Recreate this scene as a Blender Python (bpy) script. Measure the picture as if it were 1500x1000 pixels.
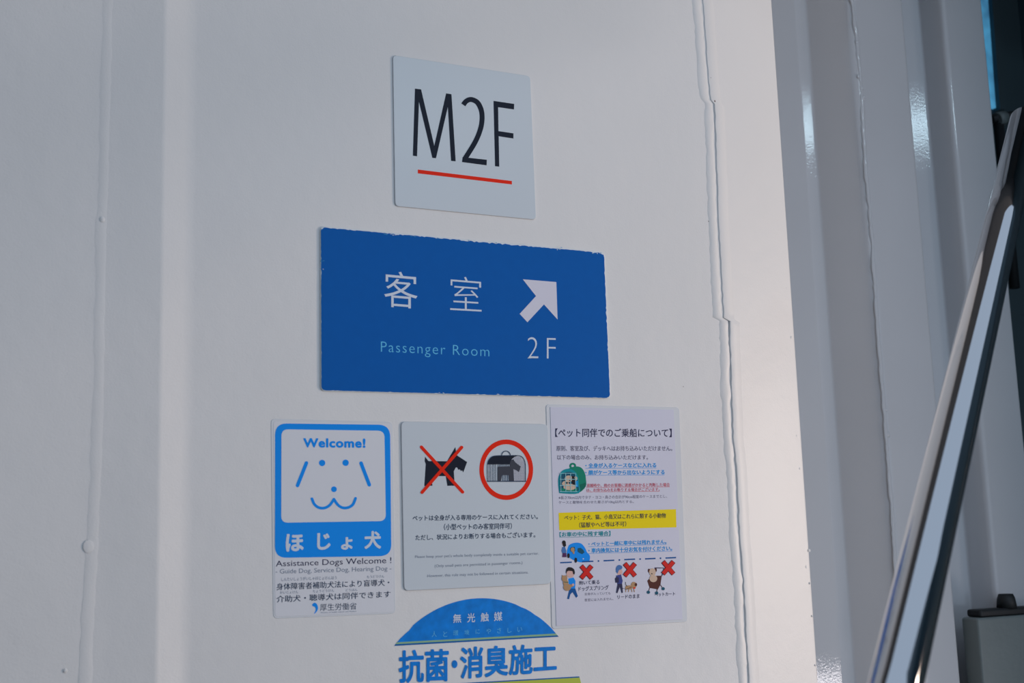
import bpy, bmesh, math, random
from mathutils import Vector, Matrix
from mathutils.geometry import tessellate_polygon
random.seed(7)
for o in list(bpy.data.objects): bpy.data.objects.remove(o)
S = bpy.context.scene
COL = S.collection

# ------------------------------------------------------------ camera
FPX = 1863.5
YAW, PIT, ROL = math.radians(26.685), math.radians(9.361), math.radians(-1.804)
D = 1.45
CAM = Vector((0, -D, 1.55))
_F = Vector((math.sin(YAW)*math.cos(PIT), math.cos(YAW)*math.cos(PIT), math.sin(PIT)))
_R0 = Vector((math.cos(YAW), -math.sin(YAW), 0)); _U0 = _R0.cross(_F)
_R = math.cos(ROL)*_R0 + math.sin(ROL)*_U0
_U = -math.sin(ROL)*_R0 + math.cos(ROL)*_U0
cd = bpy.data.cameras.new('camera'); cam = bpy.data.objects.new('camera', cd); COL.objects.link(cam)
M = Matrix((( _R.x, _U.x, -_F.x, CAM.x), (_R.y, _U.y, -_F.y, CAM.y), (_R.z, _U.z, -_F.z, CAM.z), (0, 0, 0, 1)))
cam.matrix_world = M
cd.sensor_width = 36; cd.lens = FPX/1500*36; cd.clip_start = .02
cd.dof.use_dof = True; cd.dof.focus_distance = 1.75; cd.dof.aperture_fstop = 7.1
S.camera = cam

# ------------------------------------------------------------ light
S.view_settings.view_transform = 'Standard'; S.view_settings.look = 'None'
S.view_settings.gamma = 1; S.view_settings.use_curve_mapping = False
S.view_settings.exposure = 0.07
w = bpy.data.worlds.new('sky'); S.world = w; w.use_nodes = True
bg = w.node_tree.nodes['Background']; bg.inputs[0].default_value = (.385, .475, .60, 1); bg.inputs[1].default_value = 1.2
def sun(name, direction, col, energy, ang):
    l = bpy.data.lights.new(name, 'SUN'); l.color = col; l.energy = energy; l.angle = math.radians(ang)
    o = bpy.data.objects.new(name, l); COL.objects.link(o)
    o.rotation_euler = Vector(direction).to_track_quat('-Z', 'Y').to_euler(); return o
# rectangular lamps out of view
def area(name, loc, target, sx, sy, col, power):
    l = bpy.data.lights.new(name, 'AREA'); l.shape = 'RECTANGLE'; l.size = sx; l.size_y = sy; l.color = col; l.energy = power
    o = bpy.data.objects.new(name, l); COL.objects.link(o); o.location = loc
    o.rotation_euler = (Vector(target)-Vector(loc)).to_track_quat('-Z', 'Y').to_euler(); return o
area('assumed_warm_lamp', (4.2, -1.8, 1.7), (1.15, 0, 1.7), .35, 1.2, (1.0, .80, .66), 56)  # assumed lamp, no such source in view, warms the right strip
area('low_right_fill', (3.2, -2.2, .7), (1.5, .2, 1.9), .8, .7, (1.0, .93, .96), 21)  # added fill lamp, lifts the corrugated crests from the right
area('added_blue_lamp', (1.9, -3.6, 3.54), (1.5, .2, 2.3), .9, .17, (.62, .86, 1.0), 7)  # added bluish lamp, placed to mirror as bright patches in the corrugated wall

def P(px, py, Y=0.0):
    """point of the plane y = Y that the photograph shows at pixel (px, py)"""
    d = _F + (px-750)/FPX*_R + (500-py)/FPX*_U
    return CAM + d*((Y-CAM.y)/d.y)
def PD(px, py, dist):
    d = (_F + (px-750)/FPX*_R + (500-py)/FPX*_U).normalized()
    return CAM + d*dist
def XA(px, Y, py=500): return P(px, py, Y).x

# ------------------------------------------------------------ materials
MATS = {}
def lin(c): return tuple(((v/255)/12.92 if v/255 <= .04045 else (((v/255)+.055)/1.055)**2.4) for v in c)
def mat(name, col, rough=.5, metal=0, bump=None, spec=.5, vary=0, coat=0, emit=None):
    if name in MATS: return MATS[name]
    if name.endswith('ink'): spec = .12
    m = bpy.data.materials.new(name); m.use_nodes = True; nt = m.node_tree; b = nt.nodes['Principled BSDF']
    b.inputs['Base Color'].default_value = (*col, 1); b.inputs['Roughness'].default_value = rough
    b.inputs['Metallic'].default_value = metal; b.inputs['Specular IOR Level'].default_value = spec
    b.inputs['Coat Weight'].default_value = coat; b.inputs['Coat Roughness'].default_value = .12
    tc = nt.nodes.new('ShaderNodeTexCoord')
    if vary:
        n = nt.nodes.new('ShaderNodeTexNoise'); n.inputs['Scale'].default_value = 90 if 'film' in name else 5; n.inputs['Detail'].default_value = 5
        nt.links.new(tc.outputs['Object'], n.inputs['Vector'])
        mx = nt.nodes.new('ShaderNodeMix'); mx.data_type = 'RGBA'
        mx.inputs[6].default_value = (*[c*(1-vary) for c in col], 1); mx.inputs[7].default_value = (*[min(1, c*(1+vary)) for c in col], 1)
        nt.links.new(n.outputs['Fac'], mx.inputs[0]); nt.links.new(mx.outputs[2], b.inputs['Base Color'])
    if bump:
        prev = None
        for sc, dist, strg in bump:
            n = nt.nodes.new('ShaderNodeTexNoise'); n.inputs['Scale'].default_value = sc; n.inputs['Detail'].default_value = 3
            nt.links.new(tc.outputs['Object'], n.inputs['Vector'])
            bp = nt.nodes.new('ShaderNodeBump'); bp.inputs['Distance'].default_value = dist; bp.inputs['Strength'].default_value = strg
            nt.links.new(n.outputs['Fac'], bp.inputs['Height'])
            if prev: nt.links.new(prev.outputs[0], bp.inputs['Normal'])
            prev = bp
        nt.links.new(prev.outputs[0], b.inputs['Normal'])
    if emit:
        b.inputs['Emission Color'].default_value = (*emit[0], 1); b.inputs['Emission Strength'].default_value = emit[1]
    MATS[name] = m; return m
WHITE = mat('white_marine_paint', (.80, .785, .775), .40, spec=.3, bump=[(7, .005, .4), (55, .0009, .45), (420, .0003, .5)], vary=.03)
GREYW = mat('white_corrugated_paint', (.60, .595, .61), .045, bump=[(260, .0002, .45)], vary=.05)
PLATE = mat('acrylic_plate', (.63, .68, .725), .3, spec=.5, vary=.02)
BLUE = mat('sign_blue_film', (.0, .112, .44), .45, spec=.12, bump=[(60, .0003, .3)], vary=.05)
CHIP = mat('chipped_white_edge', (.75, .80, .84), .5)
CYANEDGE = mat('cyan_film_edge', (.03, .30, .55), .5)
INK = mat('black_ink', (.012, .016, .03), .4)
NAVY = mat('navy_ink', (.02, .045, .10), .4)
GREYINK = mat('grey_ink', (.22, .26, .34), .5)
RED = mat('red_ink', (.88, .025, .004), .4)
SWHITE = mat('sign_white_ink', (.70, .76, .86), .4)
SWARM = mat('arrow_white', (.72, .70, .80), .4)
SKYTXT = mat('pale_cyan_ink', (.14, .56, .88), .4)
DOGBLUE = mat('azure_ink', (.006, .30, .95), .4, spec=.25)
STICKER = mat('sticker_white', (.76, .76, .80), .35)
FILM = mat('clear_laminate_edge', (.72, .73, .76), .18, spec=.6)
PAPER = mat('laminated_paper', (.70, .69, .80), .25, bump=[(9, .003, .5)])
YELLOW = mat('yellow_ink', (.95, .74, .01), .35)
CYAN = mat('cyan_ink', (.008, .34, .82), .35)
TEAL = mat('teal_ink', (.01, .30, .36), .35)
PINKRED = mat('crimson_ink', (.70, .10, .14), .4)
SOFTINK = mat('soft_grey_ink', (.16, .15, .22), .4)
VIOLETINK = mat('dark_violet_ink', (.035, .035, .09), .4)
GOLD = mat('gold_green_ink', (.30, .50, .30), .35)
DISCBLUE = mat('disc_blue_film', (.002, .22, .76), .4, spec=.15, vary=.4)
DEEP = mat('deep_blue_ink', (.006, .13, .42), .35)
CHROME = mat('polished_steel', (.54, .55, .57), .05, metal=1)
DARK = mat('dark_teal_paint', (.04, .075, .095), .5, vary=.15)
BLACK = mat('black_rubber', (.008, .01, .012), .6)
BOXGREY = mat('greenish_grey_paint', (.17, .20, .20), .5, vary=.2, bump=[(80, .001, .6)])
DECK = mat('grey_deck_paint', (.10, .13, .12), .6, vary=.2)
CEIL = mat('ceiling_paint', (.12, .125, .135), .6, vary=.05)
SKIN = mat('skin_ink', (.75, .47, .42), .5); HAIR = mat('hair_ink', (.02, .018, .022), .5)
TAN = mat('tan_fur_ink', (.50, .30, .16), .5); CREAM = mat('cream_fur_ink', (.68, .50, .38), .5)
BROWN = mat('brown_ink', (.10, .03, .025), .5); GREEN = mat('green_ink', (.005, .25, .16), .5)
DGREEN = mat('dark_green_ink', (.004, .16, .11), .5); CAGE = mat('pale_cyan_line_ink', (.35, .72, .80), .5)
CARWIN = mat('car_window_ink', (.01, .10, .17), .5); INDIGO = mat('indigo_ink', (.05, .07, .28), .5)
PURPLE = mat('purple_ink', (.10, .03, .12), .5); JEANS = mat('jeans_ink', (.008, .10, .34), .5); STEELBLUE = mat('steel_blue_ink', (.08, .20, .48), .5)
SUNGREEN = mat('yellow_green_ink', (.50, .58, .08), .4)
EDGE = mat('plate_edge', (.63, .65, .68), .3)

# ------------------------------------------------------------ helpers
def link(name, verts, faces, mats, parent=None, idx=None, smooth=False, kind=None):
    me = bpy.data.meshes.new(name); me.from_pydata([tuple(v) for v in verts], [], faces)
    if not isinstance(mats, (list, tuple)): mats = [mats]
    for m in mats: me.materials.append(m)
    if idx:
        for p, i in zip(me.polygons, idx): p.material_index = i
    if smooth:
        for p in me.polygons: p.use_smooth = True
    me.update()
    o = bpy.data.objects.new(name, me); COL.objects.link(o)
    if parent:
        o.parent = parent; o.matrix_parent_inverse = Matrix.Translation(-parent.location)
    if kind: o['kind'] = kind
    return o
def thing(name, label, cat, loc, group=None):
    o = bpy.data.objects.new(name, None); COL.objects.link(o); o.location = loc; o.empty_display_size = .05
    o['label'] = label; o['category'] = cat
    if group: o['group'] = group
    return o
def signed(pts):
    return sum(a[0]*b[1]-b[0]*a[1] for a, b in zip(pts, pts[1:]+pts[:1]))
LAY = .00015
class Print:
    """flat printed shapes on a sign whose face is the plane y = -t"""
    def __init__(s, t, ox=0, oy=0, sc=1): s.t, s.ox, s.oy, s.sc = t, ox, oy, sc; s.V=[]; s.Fc=[]; s.I=[]; s.Ms=[]
    def at(s, ox, oy, sc): s.ox, s.oy, s.sc = ox, oy, sc; return s
    def px(s, p): return (s.ox+p[0]/s.sc, s.oy+p[1]/s.sc)
    def mi(s, m):
        if m not in s.Ms: s.Ms.append(m)
        return s.Ms.index(m)
    def poly(s, pts, m, lay=1):
        pp = [s.px(p) for p in pts]
        if signed([(x, -y) for x, y in pp]) < 0: pp = pp[::-1]
        s.k = (getattr(s, 'k', 0)+1) % 24
        w = [P(x, y, -s.t-lay*LAY-s.k*.000005) for x, y in pp]; b = len(s.V); s.V += w
        for tri in tessellate_polygon([[Vector((v.x, v.z, 0)) for v in w]]):
            a = [w[i] for i in tri]
            c = (a[1]-a[0]).cross(a[2]-a[0])
            tri = tri if c.y < 0 else tri[::-1]
            s.Fc.append([b+i for i in tri]); s.I.append(s.mi(m))
        return s
    def disc(s, cx, cy, rx, m, lay=1, ry=None, n=28, a0=0, a1=360):
        ry = ry or rx; full = a1-a0 >= 360
        pts = [(cx+rx*math.cos(math.radians(a0+(a1-a0)*i/n)), cy+ry*math.sin(math.radians(a0+(a1-a0)*i/n))) for i in range(n if full else n+1)]
        return s.poly(pts, m, lay)
    def ring(s, cx, cy, rx, ry, ix, iy, m, lay=1, n=64):
        for i in range(n):
            a, b = 2*math.pi*i/n, 2*math.pi*(i+1)/n
            s.poly([(cx+rx*math.cos(a), cy+ry*math.sin(a)), (cx+rx*math.cos(b), cy+ry*math.sin(b)), (cx+ix*math.cos(b), cy+iy*math.sin(b)), (cx+ix*math.cos(a), cy+iy*math.sin(a))], m, lay)
        return s
    def stroke(s, pts, wd, m, lay=1, cap=True):
        L = []; Rr = []
        n = len(pts)
        for i, p in enumerate(pts):
            a = pts[max(0, i-1)]; b = pts[min(n-1, i+1)]
            dx, dy = b[0]-a[0], b[1]-a[1]; l = math.hypot(dx, dy) or 1
            nx, ny = -dy/l*wd/2, dx/l*wd/2
            L.append((p[0]+nx, p[1]+ny)); Rr.append((p[0]-nx, p[1]-ny))
        for i in range(n-1): s.poly([L[i], L[i+1], Rr[i+1], Rr[i]], m, lay)
        if cap:
            s.disc(*pts[0], wd/2, m, lay, n=14); s.disc(*pts[-1], wd/2, m, lay, n=14)
        return s
    def build(s, name, parent): return link(name, s.V, s.Fc, s.Ms, parent, s.I)
def smoothpath(pts, k=6):
    out = []
    for i in range(len(pts)-1):
        p0 = pts[max(0, i-1)]; p1 = pts[i]; p2 = pts[i+1]; p3 = pts[min(len(pts)-1, i+2)]
        for j in range(k):
            t = j/k
            out.append(tuple(.5*((2*p1[c])+(-p0[c]+p2[c])*t+(2*p0[c]-5*p1[c]+4*p2[c]-p3[c])*t*t+(-p0[c]+3*p1[c]-3*p2[c]+p3[c])*t**3) for c in (0, 1)))
    out.append(pts[-1]); return out

def textmesh(s, off=0, space=1.0):
    c = bpy.data.curves.new('lettering_source', 'FONT'); c.body = s; c.size = 1; c.offset = min(off, 0); c.space_character = space
    c.resolution_u = 3 if len(s) > 12 else 5
    o = bpy.data.objects.new('lettering_source', c); COL.objects.link(o)
    dg = bpy.context.evaluated_depsgraph_get(); me = o.evaluated_get(dg).to_mesh()
    V = [(v.co.x, v.co.y) for v in me.vertices]; Fs = [tuple(p.vertices) for p in me.polygons]
    if off > 0:                     # heavier weight: the outlines repeated around themselves
        V0, F0 = V, Fs; V, Fs = [], []; n0 = len(V0)
        for k in range(8):
            dx, dy = off*math.cos(math.pi*k/4), off*math.sin(math.pi*k/4)
            V += [(x+dx, y+dy, k) for x, y in V0]; Fs += [tuple(i+k*n0 for i in f_) for f_ in F0]
    o.evaluated_get(dg).to_mesh_clear(); bpy.data.objects.remove(o); bpy.data.curves.remove(c)
    return V, Fs
def text(parent, t, frame, s, xl, ytl, ybl, xr, ytr, ybr, m, off=0, space=1.0, lay=1, name='lettering', xl2=None, xr2=None):
    ox, oy, sc = frame
    V, Fs = textmesh(s, off, space)
    x0 = min(v[0] for v in V); x1 = max(v[0] for v in V); y0 = min(v[1] for v in V); y1 = max(v[1] for v in V)
    out = []
    for vv in V:
        x, y = vv[:2]; kk = vv[2] if len(vv) > 2 else 0
        u = (x-x0)/(x1-x0); v = (y-y0)/(y1-y0)
        L = (xl*v+(xl2 if xl2 is not None else xl)*(1-v)); Rr = (xr*v+(xr2 if xr2 is not None else xr)*(1-v))
        X = L*(1-u)+Rr*u
        T = ytl*(1-u)+ytr*u; B = ybl*(1-u)+ybr*u
        Y = T*v+B*(1-v)
        out.append(P(ox+X/sc, oy+Y/sc, -t-lay*LAY-kk*.000015))
    # faces towards the viewer (-y)
    fs = []
    for f in Fs:
        a = [out[i] for i in f]; n = Vector((0, 0, 0))
        for i in range(1, len(a)-1): n += (a[i]-a[0]).cross(a[i+1]-a[0])
        fs.append(f if n.y < 0 else f[::-1])
    return link(name, out, fs, m, parent)

def rrect(c, r, n=6):
    """rounded quad; c = TL TR BR BL in pixels"""
    out = []
    for i in range(4):
        p = Vector(c[i]); a = (Vector(c[i-1])-p).normalized(); b = (Vector(c[(i+1) % 4])-p).normalized()
        s = p+a*r; e = p+b*r
        for k in range(n+1):
            t = k/n; out.append(tuple((1-t)**2*s+2*t*(1-t)*p+t*t*e))
    return out
def slab(name, pts, t, m, parent, back=0.0, edge=None, bev=.0006):
    """a thin plate: pixel outline, its face at y=-t, its back at y=-back"""
    if signed([(x, -y) for x, y in pts]) < 0: pts = pts[::-1]
    n = len(pts); cx = sum(p[0] for p in pts)/n; cy = sum(p[1] for p in pts)/n
    f = [P(x, y, -t) for x, y in pts]
    c = Vector((sum(v.x for v in f)/n, -t, sum(v.z for v in f)/n))
    fi = [v+(c-v).normalized()*bev for v in f]
    fo = [Vector((v.x, -max(back, t-bev), v.z)) for v in f]; bk = [Vector((v.x, -back, v.z)) for v in f]
    V = fi+fo+bk; Fs = [list(range(n))]; I = [0]
    for a, b in ((0, n), (n, 2*n)):
        for i in range(n):
            j = (i+1) % n; Fs.append([a+i, b+i, b+j, a+j]); I.append(1)
    Fs.append([2*n+i for i in range(n)][::-1]); I.append(1)
    return link(name, V, Fs, [m, edge or m], parent, I)

# ------------------------------------------------------------ the setting
def profile_wall(name, prof, z0, z1, m, nz=1, rnd=None):
    """prof: list of (x, y, radius) seen from above, left to right; corners with a radius are rounded"""
    pts = []
    for i, (x, y, r) in enumerate(prof):
        if r and 0 < i < len(prof)-1:
            p = Vector((x, y)); a = Vector(prof[i-1][:2])-p; b = Vector(prof[i+1][:2])-p
            ra = min(r, a.length*.48); rb = min(r, b.length*.48)
            s = p+a.normalized()*ra; e = p+b.normalized()*rb
            for k in range(9):
                t = k/8; pts.append((1-t)**2*s+2*t*(1-t)*p+t*t*e)
        else: pts.append(Vector((x, y)))
    V = []; Fs = []
    n = len(pts)
    for z in (z0, z1):
        for p in pts: V.append((p.x, p.y, z))
    for i in range(n-1): Fs.append([i, i+1, n+i+1, n+i])
    # back faces give the sheet its thickness
    o = link(name, V, Fs, m, smooth=True, kind='structure')
    sm = o.modifiers.new('thickness', 'SOLIDIFY'); sm.thickness = .006; sm.offset = -1
    es = o.modifiers.new('edges', 'EDGE_SPLIT'); es.split_angle = math.radians(35)
    return o
ZT, ZB = 2.92, 0.0
xs_edge = XA(1165, .03)
front = profile_wall('wall_front', [(-2.4, -.006, 0), (XA(146, -.004), -.004, .02), (XA(236, -.008), -.008, .003), (XA(276, .0), 0, .008),
    (XA(1064, 0), 0, .01), (xs_edge, .030, .005), (xs_edge+.012, .10, .01), (xs_edge+.012, .257, 0)], ZB, ZT, WHITE)
yr, yc = .257, .185
_x0 = XA(1199, yr); _x1 = _x0+.0205; _y1 = yr-.0205*math.tan(math.radians(17.1))
_x3, _y3 = XA(1389, .25), .25; _x2, _y2 = _x3-.05, .25+.05*math.tan(math.radians(21.5))
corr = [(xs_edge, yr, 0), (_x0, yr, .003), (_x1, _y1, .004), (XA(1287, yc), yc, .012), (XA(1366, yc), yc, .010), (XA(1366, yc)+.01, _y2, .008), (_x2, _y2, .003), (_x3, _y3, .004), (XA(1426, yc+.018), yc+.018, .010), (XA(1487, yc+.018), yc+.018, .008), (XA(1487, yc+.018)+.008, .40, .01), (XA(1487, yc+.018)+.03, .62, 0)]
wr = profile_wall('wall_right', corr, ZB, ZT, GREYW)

def bead(name, path, wd, h, m, parent, Y=0.0, seed=1, amp=.35):
    """a hand-laid weld: path of pixels on the plane y=Y"""
    rnd = random.Random(seed); pts = [P(x, y, Y) for x, y in path]
    q = []
    for a, b in zip(pts, pts[1:]):
        k = max(1, int((a-b).length/.006))
        for i in range(k): q.append(a.lerp(b, i/k))
    q.append(pts[-1]); V = []; Fs = []; n = 8; ph = 0; w_ = 1; off = 0
    for i, p in enumerate(q):
        w_ += (rnd.uniform(-amp, amp)+1-w_)*.5; off += (rnd.uniform(-.0012, .0012)-off)*.4
        for k in range(n+1):
            t = math.pi*k/n
            V.append((p.x+off-math.cos(t)*wd/2*w_, Y+.0003-math.sin(t)**2*h*(.6+.4*w_), p.z))
    for i in range(len(q)-1):
        for k in range(n):
            a = i*(n+1)+k; Fs.append([a, a+1, a+n+2, a+n+1])
    return link(name, V, Fs, m, parent, smooth=True)
SEAM = [(1022, -60), (1029, 0), (1034, 60), (1037, 110), (1041, 146), (1047, 152), (1049, 230), (1053, 333), (1060, 465), (1069, 470), (1071, 560), (1074, 640), (1080, 700), (1083, 780), (1089, 850), (1093, 930), (1097, 1000), (1101, 1060)]
bead('weld_bead', [(x-9, y) for x, y in SEAM], .016, .0017, WHITE, front, 0, 3)
# lapped edge of the plate right of the weld
def lap(parent):
    V = []; Fs = []; q = []
    for a, b in zip(SEAM, SEAM[1:]):
        k = max(1, int(math.hypot(b[0]-a[0], b[1]-a[1])/8))
        for i in range(k): q.append((a[0]+(b[0]-a[0])*i/k, a[1]+(b[1]-a[1])*i/k))
    q.append(SEAM[-1]); rnd = random.Random(5)
    xb = XA(1064, 0); slope = .030/(xs_edge-xb)
    for x, y in q:
        p = P(x+rnd.uniform(-.6, .6), y, -.0012)
        xe = p.x+.016; 
        V += [(p.x, .001, p.z), (p.x+.0006, -.0006, p.z), (p.x+.002, -.0009, p.z), (xe, max(0, (xe-xb)*slope)-.0016, p.z), (xe+.012, max(0, (xe+.012-xb)*slope)+.0015, p.z)]
    for i in range(len(q)-1):
        for k in range(4):
            a = i*5+k; Fs.append([a, a+1, a+6, a+5])
    return link('lapped_edge', V, Fs, WHITE, parent, smooth=True)
lap(front)
bead('weld_bead', [(163, -60), (160, 0), (156, 150), (152, 300), (149, 330), (147, 520), (141, 700), (136, 800), (130, 900), (126, 1000), (123, 1060)], .014, .0005, WHITE, front, -.0045, 11, .25)
wy = yc
bead('weld_bead', [(1244, -60), (1248, 0), (1256, 60), (1263, 145), (1268, 240), (1277, 340), (1287, 500), (1294, 580), (1300, 666), (1308, 760), (1321, 1000), (1324, 1060)], .008, .0022, GREYW, wr, wy+.001, 21, .5)
# drips and pits of old paint
rnd = random.Random(9)
def blob(p, r, h, m, parent, name):
    V = [(p.x, p.y-h, p.z)]; n = 9
    for k in range(n): V.append((p.x+r*math.cos(2*math.pi*k/n), p.y+.0005, p.z+r*1.2*math.sin(2*math.pi*k/n)))
    return V, [[0, 1+(k+1) % n, 1+k] for k in range(n)]
def blobs(specs, Yf, m, parent, name):
    V = []; Fs = []
    for x, y, r, h in specs:
        v, f = blob(P(x, y, Yf), r, h, m, parent, name); b = len(V); V += v; Fs += [[b+i for i in q] for q in f]
    return link(name, V, Fs, m, parent, smooth=True, kind='stuff')
blobs([(1256, 62, .004, .003), (1263, 130, .004, .003), (1265, 143, .004, .004), (1258, 112, .003, .002), (1301, 636, .005, .004), (1298, 600, .003, .003), (1276, 333, .003, .002)], yc, GREYW, wr, 'paint_drip')
blobs([(1038, 324, .0012, .0008), (1001, 566, .0010, .0006), (1041, 114, .0018, .001), (1047, 148, .002, .001)], 0, mat('rust_speck', (.16, .10, .10), .8), front, 'rust_speck')
blobs([(x, y, rnd.uniform(.0012, .0024), .0007) for x, y in [(1135+i*.085*1.0+rnd.uniform(-8, 14), 350+i) for i in range(0, 640, 24)]], .0275, WHITE, front, 'paint_drip')
# nick in the left seam
blobs([(150, 321, .003, .0012), (130, 800, .006, .0006), (96, 982, .002, .0006)], -.0055, WHITE, front, 'paint_drip')

def box(name, a, b, m, parent=None, kind=None, bev=0):
    bm = bmesh.new(); bmesh.ops.create_cube(bm, size=1)
    for v in bm.verts: v.co = Vector([(a[i]+b[i])/2+v.co[i]*(b[i]-a[i]) for i in range(3)])
    if bev: bmesh.ops.bevel(bm, geom=bm.edges[:], offset=bev, segments=3, affect='EDGES', profile=.5)
    me = bpy.data.meshes.new(name); bm.to_mesh(me); bm.free(); me.materials.append(m)
    o = bpy.data.objects.new(name, me); COL.objects.link(o)
    if parent: o.parent = parent; o.matrix_parent_inverse = Matrix.Translation(-parent.location)
    if kind: o['kind'] = kind
    return o
box('floor', (-2.4, -4.5, -.05), (4.6, 1.2, 0), DECK, kind='structure')
# dark end of the passage
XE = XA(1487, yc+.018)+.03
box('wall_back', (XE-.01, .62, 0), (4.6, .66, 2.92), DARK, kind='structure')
box('lamp_block_side', (2.15, -.46, 0), (2.21, .36, 2.9), DARK, kind='structure')  # unseen, added to keep the warm lamp off the corrugated wall
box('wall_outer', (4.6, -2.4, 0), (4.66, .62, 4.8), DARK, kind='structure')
box('ceiling', (-2.4, -.45, 2.92), (4.6, .62, 3.0), CEIL, kind='structure')
box('wall_rear', (2.75, -2.46, 0), (4.6, -2.4, 4.4), DARK, kind='structure')
box('lamp_block_end', (2.75, -.64, 0), (2.81, .62, 2.92), DARK, kind='structure')  # unseen, added to shield the dark back wall from the warm lamp
box('sky_block_rear', (-1.06, -3.46, 0), (-.3, -3.4, 3.6), CEIL, kind='structure')  # unseen, added to cut sky light coming from behind on the left
box('sky_block_left', (-1.06, -3.4, 0), (-1.0, -.03, 3.4), CEIL, kind='structure')  # unseen, added to block sky light from the left-facing slopes

# ------------------------------------------------------------ glowing blue strip beyond the corrugated wall
Yw = .60
def quad_px(name, pts, Y, m, parent=None, kind=None, th=.01):
    f = [P(x, y, Y) for x, y in pts]; b = [v+Vector((0, th, 0)) for v in f]; n = len(f)
    Fs = [list(range(n)), list(range(n, 2*n))[::-1]]+[[i, n+i, n+(i+1) % n, (i+1) % n] for i in range(n)]
    return link(name, f+b, Fs, m, parent, kind=kind)
wm = mat('blue_glow', (.02, .10, .2), .2)  # self-lit colour stands in for the blue showing in the gap
nt = wm.node_tree; bb = nt.nodes['Principled BSDF']; tc = nt.nodes.new('ShaderNodeTexCoord'); n_ = nt.nodes.new('ShaderNodeTexNoise'); n_.inputs['Scale'].default_value = 14
cr = nt.nodes.new('ShaderNodeValToRGB'); cr.color_ramp.elements[0].position = .35; cr.color_ramp.elements[0].color = (.03, .10, .20, 1); cr.color_ramp.elements[1].position = .65; cr.color_ramp.elements[1].color = (.08, .34, .58, 1)
nt.links.new(tc.outputs['Object'], n_.inputs['Vector']); nt.links.new(n_.outputs['Fac'], cr.inputs[0]); nt.links.new(cr.outputs[0], bb.inputs['Emission Color']); bb.inputs['Emission Strength'].default_value = .75
blue_strip = link('blue_strip_1', [], [], DARK, kind='structure')
quad_px('glowing_strip', [(1425, -60), (1452, -60), (1467, 158), (1440, 158)], Yw, wm, blue_strip)
quad_px('strip_frame', [(1449, -60), (1458, -60), (1474, 160), (1465, 160)], Yw-.012, DARK, blue_strip, th=.02)

def tube(name, pts, r, m, parent=None, n=32, smooth=True):
    V = []; Fs = []
    for i, p in enumerate(pts):
        d = (pts[min(i+1, len(pts)-1)]-pts[max(0, i-1)]).normalized(); a = d.cross(Vector((0, 0, 1)) if abs(d.z) < .9 else Vector((1, 0, 0))).normalized(); b = d.cross(a)
        rr = r[i] if isinstance(r, (list, tuple)) else r
        for k in range(n): V.append(p+(a*math.cos(2*math.pi*k/n)+b*math.sin(2*math.pi*k/n))*rr)
    for i in range(len(pts)-1):
        for k in range(n): Fs.append([i*n+k, i*n+(k+1) % n, (i+1)*n+(k+1) % n, (i+1)*n+k])
    Fs.append(list(range(n))[::-1]); Fs.append([(len(pts)-1)*n+k for k in range(n)])
    o = link(name, V, Fs, m, parent)
    for p in o.data.polygons: p.use_smooth = len(p.vertices) == 4
    return o
# ------------------------------------------------------------ handrail
a = PD(1312.5, 1000, .038*FPX/72); b = PD(1466, 333, .038*FPX/46.5)
d = b-a
hr = thing('handrail', 'polished steel tube handrail slanting up in front of the corrugated wall', 'handrail', a-d*.55)
tube('rail_tube', [a-d*.5, a, b, b+d*.42], .019, CHROME, hr, 48)
# the post under its lower end
lo = a-d*.5
tube('post', [Vector((lo.x, lo.y, 0)), lo], .019, CHROME, hr)

# pipe joint behind the rail top
pp = [P(1457, 176, .30), P(1470, 176, .30), P(1530, 160, .30)]
pipe = thing('pipe', 'short dark horizontal pipe behind the top of the steel handrail', 'pipe', pp[0])
tube('pipe_run', [pp[0]+Vector((-.01, 0, 0)), pp[2]], .009, BLACK, pipe, 20)
tube('coupling', [P(1459, 176, .30), P(1470, 173, .30)], .015, BOXGREY, pipe, 20)
tube('pipe_drop', [P(1463, 182, .30), Vector((P(1463, 182, .30).x, .30, P(1463, 420, .30).z))], .010, BLACK, pipe, 20)

# box with black clamp bottom right
yb = .160
bx0 = P(1432, 905, yb)
eb = thing('locker_box', 'greenish grey metal box at the bottom right beside the handrail', 'box', (bx0.x+.2, yb+.08, 0))
box('box_body', (bx0.x, yb, 0), (1.945, yc+.012, bx0.z), BOXGREY, eb, bev=.004)
cl = thing('clamp', 'black rubber clamp with a raised knob lying on the greenish grey box', 'clamp', (bx0.x+.1, yb+.05, bx0.z))
box('clamp_base', (bx0.x+.012, yb+.004, bx0.z+.0005), (bx0.x+.3, yb+.036, bx0.z+.013), BLACK, cl, bev=.004)
kp = P(1474, 880, yb+.017)
tube('clamp_knob', [Vector((kp.x, kp.y, bx0.z+.012)), Vector((kp.x, kp.y, bx0.z+.028)), Vector((kp.x, kp.y, bx0.z+.036))], [.017, .015, .012], BLACK, cl, 24)

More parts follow.
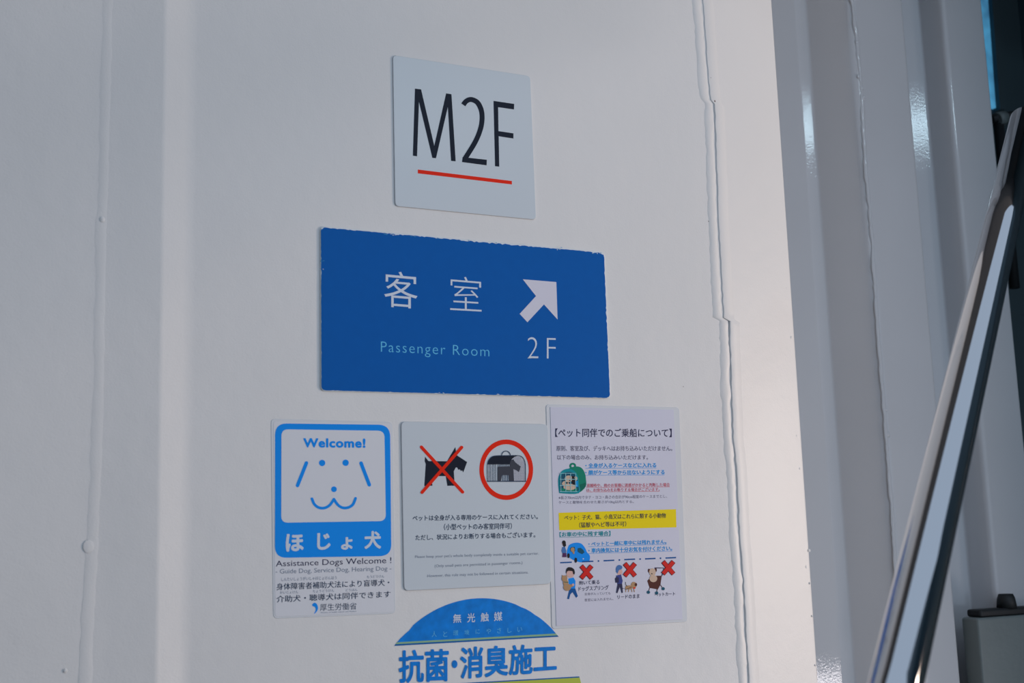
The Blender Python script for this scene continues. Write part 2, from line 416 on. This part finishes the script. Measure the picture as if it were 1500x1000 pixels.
# ------------------------------------------------------------ sign: M2F
def sign(name, label, cat, c): 
    cx = sum(p[0] for p in c)/4; cy = sum(p[1] for p in c)/4
    return thing(name, label, cat, P(cx, cy, 0))
T = .0018
c = [(575.4, 80.4), (777, 111.2), (785.5, 321.8), (578.8, 301.6)]
sg = sign('floor_sign', 'square pale acrylic floor plate reading M2F over a red line', 'sign', c)
slab('plate', rrect(c, 6), T, PLATE, sg, edge=EDGE)
fr = (560, 60, 3.571)
Print(T, *fr).poly([(171, 249), (203, 253), (272, 548), (334, 274), (362, 278), (384, 629), (360, 627), (343, 345), (281, 613), (262, 611), (192, 318), (182, 603), (160, 600)], INK).build('letter_m', sg)
Print(T, *fr).stroke(smoothpath([(424, 334), (440, 314), (466, 306), (498, 322), (518, 362), (522, 412), (512, 466), (484, 532), (432, 616)]), 26, INK, cap=False).poly([(420, 607), (547, 621), (546, 650), (417, 633)], INK).build('digit_two', sg)
Print(T, *fr).poly([(582, 313), (690, 329), (689, 358), (606, 346), (608, 471), (686, 483), (686, 510), (609, 498), (612, 657), (590, 655)], INK).build('letter_f', sg)
Print(T, *fr).poly([(186, 672), (678, 732), (678, 750), (186, 692)], RED).build('underline', sg)

# ------------------------------------------------------------ sign: passenger room
T = .0025
c = [(470, 332.3), (885, 370), (893.9, 582.9), (470.9, 571.5)]
sg = sign('direction_sign', 'wide blue sign with a white arrow pointing up right to 2F', 'sign', c)
base = rrect([(469.2, 331.2), (886, 369), (894.6, 583.4), (470, 572.4)], 7)
slab('backing_plate', base, T-.0004, CHIP, sg, edge=CHIP)
rn = random.Random(4); ol = rrect(c, 7); worn = []
for i in range(len(ol)):
    p, q = Vector(ol[i]), Vector(ol[(i+1) % len(ol)]); k = max(1, int((q-p).length/3.2))
    cen = Vector((680, 465))
    for j in range(k):
        v = p.lerp(q, j/k); top = (v.y < 372 and abs((v.y-(332.3+(v.x-470)*.0908))) < 4)
        a_ = rn.random()
        dd = (rn.uniform(0, .6) if a_ < .72 else rn.uniform(.5, 2.0)) if top else (rn.uniform(0, .3) if a_ < .85 else rn.uniform(.3, 1.1))
        if top and v.x > 868: dd += rn.uniform(0, 2.5)
        worn.append(tuple(v+(cen-v).normalized()*dd))
slab('blue_film', worn, T, BLUE, sg, back=T-.0003, edge=CYANEDGE, bev=.0001)
ch = Print(T)
for (x, y) in [(565, 342.5), (572, 343.2), (579, 343.6), (605, 346), (640, 348.5), (690, 352), (727, 354.8), (770, 357.6), (820, 365.5), (822, 362.8), (878, 370.5), (872, 371), (470.6, 394), (470.9, 382), (646, 575.4), (730, 577.4), (760, 578)]:
    for _ in range(3):
        xx = x+rn.uniform(-4, 4); yy = y+rn.uniform(-.8, .8); r1 = rn.uniform(.6, 2.4); r2 = rn.uniform(.3, .7)
        ch.poly([(xx-r1, yy+rn.uniform(-.3, .3)), (xx, yy-r2), (xx+r1, yy+rn.uniform(-.3, .4)), (xx+.2, yy+r2)], CHIP if rn.random() < .6 else CYANEDGE, 1)
ch.build('edge_chips', sg)['kind'] = 'stuff'
fr = (450, 320, 3.261)
text(sg, T, fr, '客', 368, 247, 420, 527, 262, 432, SWHITE, -.003)
text(sg, T, fr, '室', 683, 272, 436, 833, 285, 444, SWHITE, -.012)
Print(T, *fr).poly([(1030, 290), (1190, 303), (1196, 482), (1131, 410), (1052, 495), (1015, 455), (1093, 370)], SWARM).build('arrow', sg)
text(sg, T, fr, 'Passenger Room', 352, 587, 652, 870, 611, 674, SKYTXT, -.010, 1.16)
text(sg, T, fr, '2F', 1053, 566, 668, 1187, 570, 672, SWHITE, -.018, 1.35)

# ------------------------------------------------------------ sticker: assistance dogs
T = .0006
sg = sign('assistance_dog_sticker', 'white sticker with a blue framed dog face and Welcome lettering', 'sticker', [(398, 613), (577, 618), (579, 899), (401, 905)])
slab('clear_border', rrect([(397, 613), (575, 617.5), (579.5, 898.5), (400.5, 906)], 7), T-.0002, FILM, sg, bev=.0003)
fr = (390, 600, 3.224)
def ppx(pts, fr): return [(fr[0]+x/fr[2], fr[1]+y/fr[2]) for x, y in pts]
slab('white_panel', rrect([(400.5, 617), (573.5, 620), (576.5, 896), (403, 903)], 5), T, STICKER, sg, back=T-.0002, bev=.0001)
Print(T, *fr).poly(rrect([(42, 64), (585, 71), (591, 690), (41, 699)], 56, 10), DOGBLUE, 1).poly(rrect([(72, 92), (558, 99), (565, 525), (71, 533)], 32, 8), STICKER, 2).build('blue_frame', sg)
text(sg, T, fr, 'Welcome!', 175, 133, 178, 469, 135, 180, DOGBLUE, .042, 1.1, 3)
f = Print(T, *fr).disc(264, 251, 15, DOGBLUE, 3).disc(375, 250, 15, DOGBLUE, 3).disc(320, 375, 13.5, DOGBLUE, 3)
f.stroke([(190, 251), (148, 357)], 17, DOGBLUE, 3).stroke([(448, 252), (487, 354)], 17, DOGBLUE, 3)
f.stroke(smoothpath([(216, 420), (228, 446), (250, 462), (276, 463), (300, 450), (320, 422)]), 13, DOGBLUE, 3).stroke(smoothpath([(320, 422), (340, 450), (364, 463), (390, 460), (410, 446), (422, 418)]), 13, DOGBLUE, 3)
f.build('dog_face', sg)
for s_, q in (('ほ', (92, 586, 670, 177, 585, 668)), ('じ', (240, 582, 662, 304, 580, 660)), ('ょ', (353, 602, 661, 408, 600, 660)), ('犬', (463, 573, 658, 543, 571, 656))):
    text(sg, T, fr, s_, *q, SWHITE, .035, lay=2)
fr = (395, 815, 7.895)
text(sg, T, fr, 'Assistance Dogs Welcome !', 72, 48, 134, 1408, 5, 96, VIOLETINK, 0.0, 1.0)
text(sg, T, fr, '- Guide Dog, Service Dog, Hearing Dog -', 70, 145, 214, 1408, 108, 176, GREYINK, 0)
text(sg, T, fr, 'しんたいしょうがいしゃほじょけんほう', 135, 240, 284, 775, 222, 262, GREYINK, 0)
text(sg, T, fr, 'もうどうけん', 1125, 216, 250, 1325, 209, 242, GREYINK, 0)
text(sg, T, fr, '身体障害者補助犬法により盲導犬・', 80, 308, 388, 1385, 258, 336, NAVY, .004)
text(sg, T, fr, 'かいじょけん', 120, 400, 432, 330, 392, 424, GREYINK, 0)
text(sg, T, fr, 'ちょうどうけん', 500, 384, 418, 745, 374, 406, GREYINK, 0)
text(sg, T, fr, 'どうはん', 880, 372, 402, 1015, 366, 396, GREYINK, 0)
text(sg, T, fr, '介助犬・聴導犬は同伴できます', 80, 452, 530, 1400, 394, 470, NAVY, .004)
Print(T, *fr).poly(smoothpath([(490, 556), (515, 533), (543, 544), (560, 590), (548, 630), (514, 663), (530, 625), (532, 602), (520, 580), (500, 574), (490, 556)], 4)[:-1], DOGBLUE).build('emblem', sg)
text(sg, T, fr, '厚生労働省', 583, 547, 628, 1005, 530, 610, NAVY, -.002)
text(sg, T, fr, 'Ministry of Health, Labour and Welfare', 592, 641, 658, 1003, 624, 641, GREYINK, 0)

# ------------------------------------------------------------ sign: pets in a carrier
T = .0018
c = [(587.6, 617), (802.7, 621), (807.5, 855), (592, 865)]
sg = sign('pet_rule_sign', 'pale acrylic plate with a crossed-out dog and a ringed pet carrier', 'sign', c)
slab('plate', rrect(c, 7), T, PLATE, sg, edge=EDGE)
fr = (600, 630, 7.5)
Print(T, *fr).poly([(170, 290), (208, 338), (412, 340), (440, 290), (503, 184), (512, 250), (522, 276), (632, 348), (590, 462), (578, 440), (562, 446), (552, 428), (536, 434), (522, 408), (506, 410), (486, 450), (490, 520), (500, 608), (415, 609), (398, 503), (300, 503), (247, 570), (251, 608), (162, 612), (178, 370), (166, 338)], INK, 1).build('dog_silhouette', sg)
Print(T, *fr).stroke([(130, 184), (583, 678)], 35, RED, 2).stroke([(573, 187), (138, 681)], 35, RED, 3).build('red_cross', sg)
Print(T, *fr).ring(1062, 433, 295, 332, 247, 280, RED, 1).build('red_ring', sg)
q = Print(T, *fr)
LG = mat('pale_grey_ink', (.60, .60, .66), .4); DG = mat('charcoal_ink', (.06, .065, .085), .4)
out = smoothpath([(858, 560), (856, 470), (857, 380), (872, 325), (905, 292), (950, 280), (1060, 278), (1190, 278), (1235, 292), (1262, 330), (1272, 380), (1274, 470), (1274, 560)])
q.poly([(1112, 372), (1122, 320), (1150, 292), (1190, 286), (1232, 298), (1256, 334), (1266, 382), (1268, 555), (1140, 555), (1140, 430)], LG, 1)
for x in range(1148, 1268, 17): q.stroke([(x, 292 if x < 1225 else 330), (x, 556)], 2.2, GREYINK, 2, cap=False)
for y in range(305, 556, 17): q.stroke([(1140, y), (1240 if y < 330 else 1266, y)], 2.2, GREYINK, 2, cap=False)
q.poly([(857, 374), (866, 330), (900, 294), (950, 280), (1195, 279), (1150, 292), (1122, 318), (1110, 350), (1108, 374)], INK, 3)
for x in range(874, 955, 18): q.stroke([(x, 372), (x, 556)], 7, NAVY, 1, cap=False)
q.poly([(966, 400), (1100, 396), (1100, 372), (1112, 330), (1140, 318), (1160, 350), (1222, 398), (1202, 458), (1176, 440), (1140, 425), (1146, 556), (1090, 556), (1088, 492), (1016, 492), (1004, 556), (966, 556)], DG, 3)
for x in range(972, 1100, 16): q.stroke([(x, 374), (x, 400)], 6, NAVY, 2, cap=False)
for x in range(1022, 1088, 18): q.stroke([(x, 492), (x, 556)], 7, NAVY, 2, cap=False)
q.stroke(out, 7, NAVY, 4).stroke([(855, 560), (1276, 560)], 9, NAVY, 4)
q.stroke([(1060+48*math.cos(math.radians(t)), 278-50*math.sin(math.radians(t))) for t in range(0, 181, 12)], 8, NAVY, 4)
q.build('pet_carrier_pictogram', sg)
fr = (600, 740, 7.5)
text(sg, T, fr, 'ペットは全身が入る専用のケースに入れてください。', 34, 108, 170, 1410, 92, 152, NAVY, .010)
text(sg, T, fr, '（小型ペットのみ客室同伴可）', 378, 202, 272, 1124, 192, 260, NAVY, .010)
text(sg, T, fr, 'ただし、状況によりお断りする場合もございます。', 66, 322, 384, 1382, 290, 352, NAVY, .010)
text(sg, T, fr, "Please keep your pet's whole body completely inside a suitable pet carrier.", 60, 548, 588, 1420, 510, 550, GREYINK, 0)
text(sg, T, fr, '(Only small pets are permitted in passenger rooms.)', 275, 650, 690, 1240, 612, 652, GREYINK, 0)
text(sg, T, fr, 'However, this rule may not be followed in certain situations.', 195, 758, 798, 1305, 718, 757, GREYINK, 0)

# ------------------------------------------------------------ poster: boarding with pets
T = .0012
c = [(800, 592), (995, 596.5), (1007, 910.5), (808.5, 921)]
sg = sign('pet_notice_poster', 'laminated white notice with a yellow band and small pet drawings', 'poster', c)
slab('laminate', rrect(c, 5), T-.0005, FILM, sg, bev=.0003)
slab('paper', [(806, 596), (987, 600), (1000, 907), (815, 916.5)], T, PAPER, sg, back=T-.0005, bev=.0001)
f5 = (790, 580, 5.555); f6 = (790, 740, 5.555)
def tx(fr, s_, xl, ytl, ybl, xr, ytr, ybr, m, off=0, under=None):
    text(sg, T, fr, s_, xl, ytl, ybl, xr, ytr, ybr, m, off)
    if under: Print(T, *fr).stroke([(xl, ybl+under), (xr, ybr+under)], 2.5, m, 2, cap=False).build('underline', sg)
tx(f5, '【ペット同伴でのご乗船について】', 130, 262, 332, 1078, 264, 334, VIOLETINK, .008)
tx(f5, '原則、客室及び、デッキへはお持ち込みいただけません。', 140, 403, 446, 1082, 404, 446, SOFTINK, .004)
tx(f5, '以下の場合のみ、お持ち込みいただけます。', 145, 478, 518, 885, 478, 517, SOFTINK, .004)
tx(f5, '・全身が入るケースなどに入れる', 375, 545, 584, 952, 540, 581, CYAN, .022, 3)
tx(f5, '・顔がケース等から出ないようにする', 375, 602, 641, 1020, 597, 637, CYAN, .022, 3)
tx(f5, '混雑時や、他のお客様に迷惑がかかると判断した場合', 385, 712, 740, 1062, 705, 735, PINKRED, .006, 3)
tx(f5, 'は、お持ち込みをお断りする場合がございます。', 385, 750, 776, 980, 743, 771, PINKRED, .006, 3)
tx(f5, '※長さ70cm以内でタテ・ヨコ・高さの合計が90cm程度のケースまでとし、', 158, 812, 840, 1040, 800, 828, SOFTINK, 0)
tx(f5, 'ケースと動物を合わせた重さが10kg以内とする。', 158, 852, 881, 768, 846, 873, SOFTINK, 0)
Print(T, *f6).poly([(157, 60), (1112, 31), (1116, 178), (162, 202)], YELLOW).build('yellow_band', sg)
def ty(s_, xl, ytl, ybl, xr, ytr, ybr, m, off=0): text(sg, T, f6, s_, xl, ytl, ybl, xr, ytr, ybr, m, off, lay=2)
ty('ペット：子犬、猫、小鳥又はこれらに類する小動物', 205, 80, 120, 1030, 61, 102, VIOLETINK, .004)
ty('（猛獣やヘビ等は不可）', 326, 138, 182, 708, 128, 170, VIOLETINK, .004)
tx(f6, '【お車の中に残す場合】', 165, 217, 256, 580, 207, 246, TEAL, .022, 4)
tx(f6, '・ペットと一緒に車中には残れません。', 400, 296, 332, 1035, 275, 314, CYAN, .022, 3)
tx(f6, '・車内換気には十分お気を付けください。', 400, 348, 388, 1082, 328, 368, CYAN, .022, 3)
q = Print(T, *f6)
for a_, b_ in (((170, 466), (265, 462)), ((348, 458), (440, 454)), ((523, 450), (610, 446)), ((692, 441), (780, 437)), ((861, 435), (946, 431)), ((1028, 428), (1113, 424))): q.stroke([a_, b_], 11, JEANS, 1, cap=False)
for p_ in ((482, 452), (652, 444), (821, 436), (987, 430)): q.disc(*p_, 7, JEANS, 1, n=10)
q.build('dashed_line', sg)
for cx, cy in ((384, 542), (738, 523), (1050, 507)):
    k = 52
    x_ = Print(T, *f6)
    for lay, wd, e, m_ in ((3, 38, 3, mat('dark_red_ink', (.25, .01, .015), .4)), (5, 30, 0, mat('cross_red_ink', (.72, .025, .02), .4))):
        x_.stroke([(cx-(k-11)-e+1, cy-k-e+4), (cx+k-12+e, cy+k+e-4)], wd, m_, lay, cap=False).stroke([(cx+k-12+e, cy-k-e+4), (cx-(k-11)-e, cy+k+e-4)], wd, m_, lay+1, cap=False)
    x_.build('red_cross', sg)
tx(f6, '抱いて乗る', 322, 614, 646, 490, 604, 640, VIOLETINK, .008)
tx(f6, 'ドッグスプリング', 320, 660, 698, 564, 648, 686, VIOLETINK, .008)
tx(f6, '全身が入っていても', 368, 710, 732, 580, 702, 725, SOFTINK, 0)
tx(f6, '客室には入れません。', 368, 758, 782, 602, 747, 770, SOFTINK, 0)
tx(f6, 'リードのまま', 636, 730, 761, 816, 720, 753, VIOLETINK, .006)
tx(f6, 'ペットカート', 940, 710, 741, 1105, 704, 732, VIOLETINK, .006)
# pet carrier drawing
q = Print(T, 805, 665, 12.5)
q.ring(425, 215, 62, 58, 26, 24, GREEN, 1, 24)
q.poly(smoothpath([(350, 262), (430, 232), (520, 225), (590, 255), (640, 330), (664, 430), (664, 590), (540, 700), (480, 600), (420, 350), (350, 262)], 4)[:-1], GREEN, 1)
q.poly([(545, 560), (664, 520), (664, 592), (540, 702)], DGREEN, 2)
q.poly(smoothpath([(178, 712), (160, 560), (165, 420), (215, 320), (300, 272), (380, 270), (470, 320), (525, 420), (540, 540), (535, 715), (178, 715)], 4)[:-1], TEAL, 2)
q.poly(smoothpath([(200, 684), (190, 550), (196, 430), (230, 370), (300, 330), (390, 325), (460, 370), (502, 440), (518, 550), (512, 684), (200, 684)], 4)[:-1], CARWIN, 3)
q.poly([(220, 620), (510, 620), (508, 684), (212, 684)], GREEN, 4)
q.poly([(470, 490), (520, 490), (520, 600), (480, 600)], CYAN, 4)
q.disc(350, 450, 75, CREAM, 5, 60).disc(290, 540, 62, CREAM, 5, 50).disc(370, 600, 115, CREAM, 5, 58).disc(478, 445, 30, CREAM, 4, 40)
q.poly([(410, 400), (450, 400), (465, 460), (462, 550), (430, 560), (410, 510)], HAIR, 6).disc(312, 525, 24, HAIR, 6, 18).disc(372, 482, 10, HAIR, 6)
for x in (205, 295, 385, 478): q.stroke([(x, 345), (x+4, 690)], 9, CAGE, 7, cap=False)
for y in (350, 460, 572, 684): q.stroke([(190, y), (510 if y > 400 else 460, y)], 9, CAGE, 8, cap=False)
q.build('pet_carrier_drawing', sg)
# woman and car
q = Print(T, 810, 780, 9.09)
q.poly(smoothpath([(190, 225), (215, 165), (270, 138), (330, 132), (385, 150), (430, 205), (455, 260), (490, 300), (492, 350), (470, 385), (380, 395), (300, 375), (225, 335), (185, 290), (190, 225)], 4)[:-1], DOGBLUE, 1)
q.poly([(225, 210), (245, 190), (290, 188), (298, 240), (275, 255), (235, 250)], CARWIN, 2).poly([(330, 205), (370, 200), (405, 230), (420, 262), (390, 285), (345, 265), (328, 250)], CARWIN, 2)
q.disc(262, 225, 26, TAN, 3, 30).poly([(255, 245), (290, 250), (284, 285), (268, 280)], TAN, 3)
q.disc(207, 305, 17, HAIR, 3, 32).disc(305, 365, 18, HAIR, 3, 34).disc(404, 347, 9, SWHITE, 3)
q.disc(147, 130, 24, HAIR, 2, 28).poly([(128, 130), (170, 125), (176, 175), (150, 190), (132, 170)], HAIR, 2).disc(130, 145, 12, SKIN, 1)
q.poly([(125, 190), (160, 185), (178, 240), (175, 275), (125, 275), (112, 240)], STEELBLUE, 1).poly([(130, 270), (178, 270), (182, 325), (124, 325)], PURPLE, 2)
q.build('woman_and_car_drawing', sg)
# man with a dog in his arms
q = Print(T, 810, 780, 9.09)
q.disc(232, 548, 52, SKIN, 2, 50).poly(smoothpath([(172, 545), (178, 490), (205, 460), (245, 462), (280, 485), (292, 525), (285, 555), (268, 545), (262, 515), (230, 508), (195, 510), (172, 545)], 4)[:-1], HAIR, 3)
q.poly([(205, 610), (275, 595), (300, 640), (296, 745), (220, 745), (212, 690)], DOGBLUE, 1)
q.poly([(222, 742), (297, 742), (332, 845), (310, 866), (262, 790), (232, 820), (215, 884), (190, 880)], JEANS, 2)
q.disc(155, 610, 38, TAN, 4, 42).poly([(120, 570), (125, 560), (148, 580), (128, 600)], TAN, 4).poly([(165, 575), (185, 560), (190, 600)], TAN, 4)
q.disc(170, 665, 34, TAN, 4, 45).disc(190, 725, 50, TAN, 4, 48).disc(245, 705, 28, TAN, 4, 18).stroke([(150, 655), (200, 660)], 8, DGREEN, 5).disc(268, 692, 16, SKIN, 5)
q.build('man_carrying_dog_drawing', sg)
# man walking a dog
q = Print(T, 890, 780, 9.09)
q.poly(smoothpath([(112, 520), (112, 470), (135, 435), (170, 430), (195, 450), (190, 480), (150, 500), (135, 540), (112, 520)], 4)[:-1], STEELBLUE, 2).disc(160, 520, 38, SKIN, 1, 48)
q.poly([(112, 570), (180, 555), (202, 640), (190, 690), (130, 685)], INDIGO, 1).poly([(98, 610), (120, 585), (150, 600), (150, 665), (105, 665)], VIOLETINK, 2)
q.poly([(135, 680), (195, 680), (205, 795), (190, 805), (165, 715), (132, 805), (115, 798)], VIOLETINK, 3)
q.disc(350, 695, 38, TAN, 2, 42).disc(285, 728, 52, TAN, 2, 28).disc(378, 690, 16, BROWN, 3, 22).disc(358, 735, 16, RED, 3, 10)
for x in (248, 285, 318, 350): q.stroke([(x, 740), (x+(8 if x > 300 else -6), 785)], 10, TAN, 2)
q.stroke([(240, 655), (242, 690), (262, 712)], 6, HAIR, 3).stroke([(200, 738), (255, 752), (320, 722)], 5, VIOLETINK, 4)
q.build('man_walking_dog_drawing', sg)
# dog in a cart
q = Print(T, 890, 780, 9.09)
q.poly([(528, 640), (560, 605), (650, 572), (722, 572), (705, 690), (670, 755), (560, 735)], BROWN, 1)
q.disc(598, 525, 44, CREAM, 3, 52).disc(610, 610, 52, CREAM, 3, 48).disc(552, 505, 14, BROWN, 2, 26).disc(642, 495, 14, BROWN, 2, 28).disc(590, 545, 8, HAIR, 4)
q.stroke([(632, 468), (750, 470), (725, 570)], 12, VIOLETINK, 2).stroke([(560, 735), (545, 790)], 8, BROWN, 2).stroke([(705, 695), (740, 745)], 8, BROWN, 2).stroke([(662, 745), (655, 795)], 8, BROWN, 2)
for p_ in ((545, 792), (742, 745), (655, 802)): q.disc(*p_, 21, CARWIN, 3)
q.build('dog_in_cart_drawing', sg)

# ------------------------------------------------------------ round sticker
T = .0004
pts = [P(x, y, 0) for x, y in ((578.7, 944), (814.8, 930.6), (698, 878), (753, 884.5), (600, 919), (790, 900))]
# least-squares circle through the rim
import numpy as np
A = np.array([[2*p.x, 2*p.z, 1] for p in pts]); B = np.array([p.x**2+p.z**2 for p in pts])
s_ = np.linalg.lstsq(A, B, rcond=None)[0]; CX, CZ = s_[0], s_[1]; RR = math.sqrt(s_[2]+CX*CX+CZ*CZ)
sg = thing('round_sticker', 'round blue and white sticker cut by the bottom edge, below the pet plate', 'sticker', (CX, 0, CZ))
def discw(name, r, t, back, m, chord=None, above=True, lay=0):
    """disc of radius r in the wall plane; chord = (p, q) keeps only the part above or below that line"""
    y = -t-lay*LAY; out = []
    rr_ = random.Random(3)
    for k in range(120):
        a_ = 2*math.pi*k/120; rad = r-(rr_.uniform(0, .0006) if rr_.random() < .2 else 0)-(.0016*(136-3*k)/8 if 128 < 3*k < 136 else 0)
        out.append(Vector((CX+rad*math.cos(a_), y, CZ+rad*math.sin(a_))))
    if chord:
        for (p, q, keep) in chord:
            s = lambda v: ((q.x-p.x)*(v.z-p.z)-(q.z-p.z)*(v.x-p.x))*keep
            res = []
            for i in range(len(out)):
                u, v = out[i], out[(i+1) % len(out)]
                if s(u) >= 0: res.append(u)
                if (s(u) >= 0) != (s(v) >= 0): res.append(u.lerp(v, s(u)/(s(u)-s(v))))
            out = res
    n = len(out); bk = [Vector((v.x, -back, v.z)) for v in out]
    Fs = [list(range(n)), list(range(n, 2*n))[::-1]]+[[i, n+i, n+(i+1) % n, (i+1) % n] for i in range(n)]
    return link(name, out+bk, Fs, m, sg)
def L(y0, y1, x0=578.7, x1=814.8): return (P(x0, y0, 0), P(x1, y1, 0))
discw('blue_cap', RR, T, 0, DISCBLUE, [(*L(940.5, 927.5), 1)])
discw('gold_line', RR, T, 0, GOLD, [(*L(940.5, 927.5), -1), (*L(943.2, 930.3), 1)])
discw('blue_line', RR, T, 0, DEEP, [(*L(943.2, 930.3), -1), (*L(945.6, 932.4), 1)])
discw('lower_line', RR, T, 0, DEEP, [(*L(1005.5, 992.2), -1), (*L(1007.2, 993.9), 1)])
discw('gold_cap', RR, T, 0, SUNGREEN, [(*L(1007.2, 993.9), -1)])
fr = (560, 860, 5.357)
for s_, q in (('無', (556, 210, 280, 620, 206, 276)), ('光', (666, 204, 276, 728, 200, 272)), ('触', (772, 200, 270, 836, 196, 266)), ('媒', (876, 194, 266, 942, 190, 262))):
    text(sg, T, fr, s_, *q, SWHITE, .014)
for s_, x0, x1, y0, y1 in (('人', 388, 427, 343, 388), ('と', 478, 510, 345, 387), ('環', 557, 596, 338, 378), ('境', 645, 682, 333, 372), ('に', 733, 765, 328, 364), ('や', 816, 852, 322, 363), ('さ', 902, 932, 317, 360), ('し', 983, 1014, 318, 355), ('い', 1060, 1097, 312, 348)):
    text(sg, T, fr, s_, x0, y0+1, y1+1, x1, y0-1, y1-1, SKYTXT, -.004)
text(sg, T, fr, '抗菌', 130, 492, 754, 523, 478, 738, DISCBLUE, .026)
Print(T, *fr).disc(568, 602, 22, DISCBLUE, 1, 31).build('middle_dot', sg)
text(sg, T, fr, '消臭施工', 612, 468, 722, 1370, 437, 664, DISCBLUE, .026)
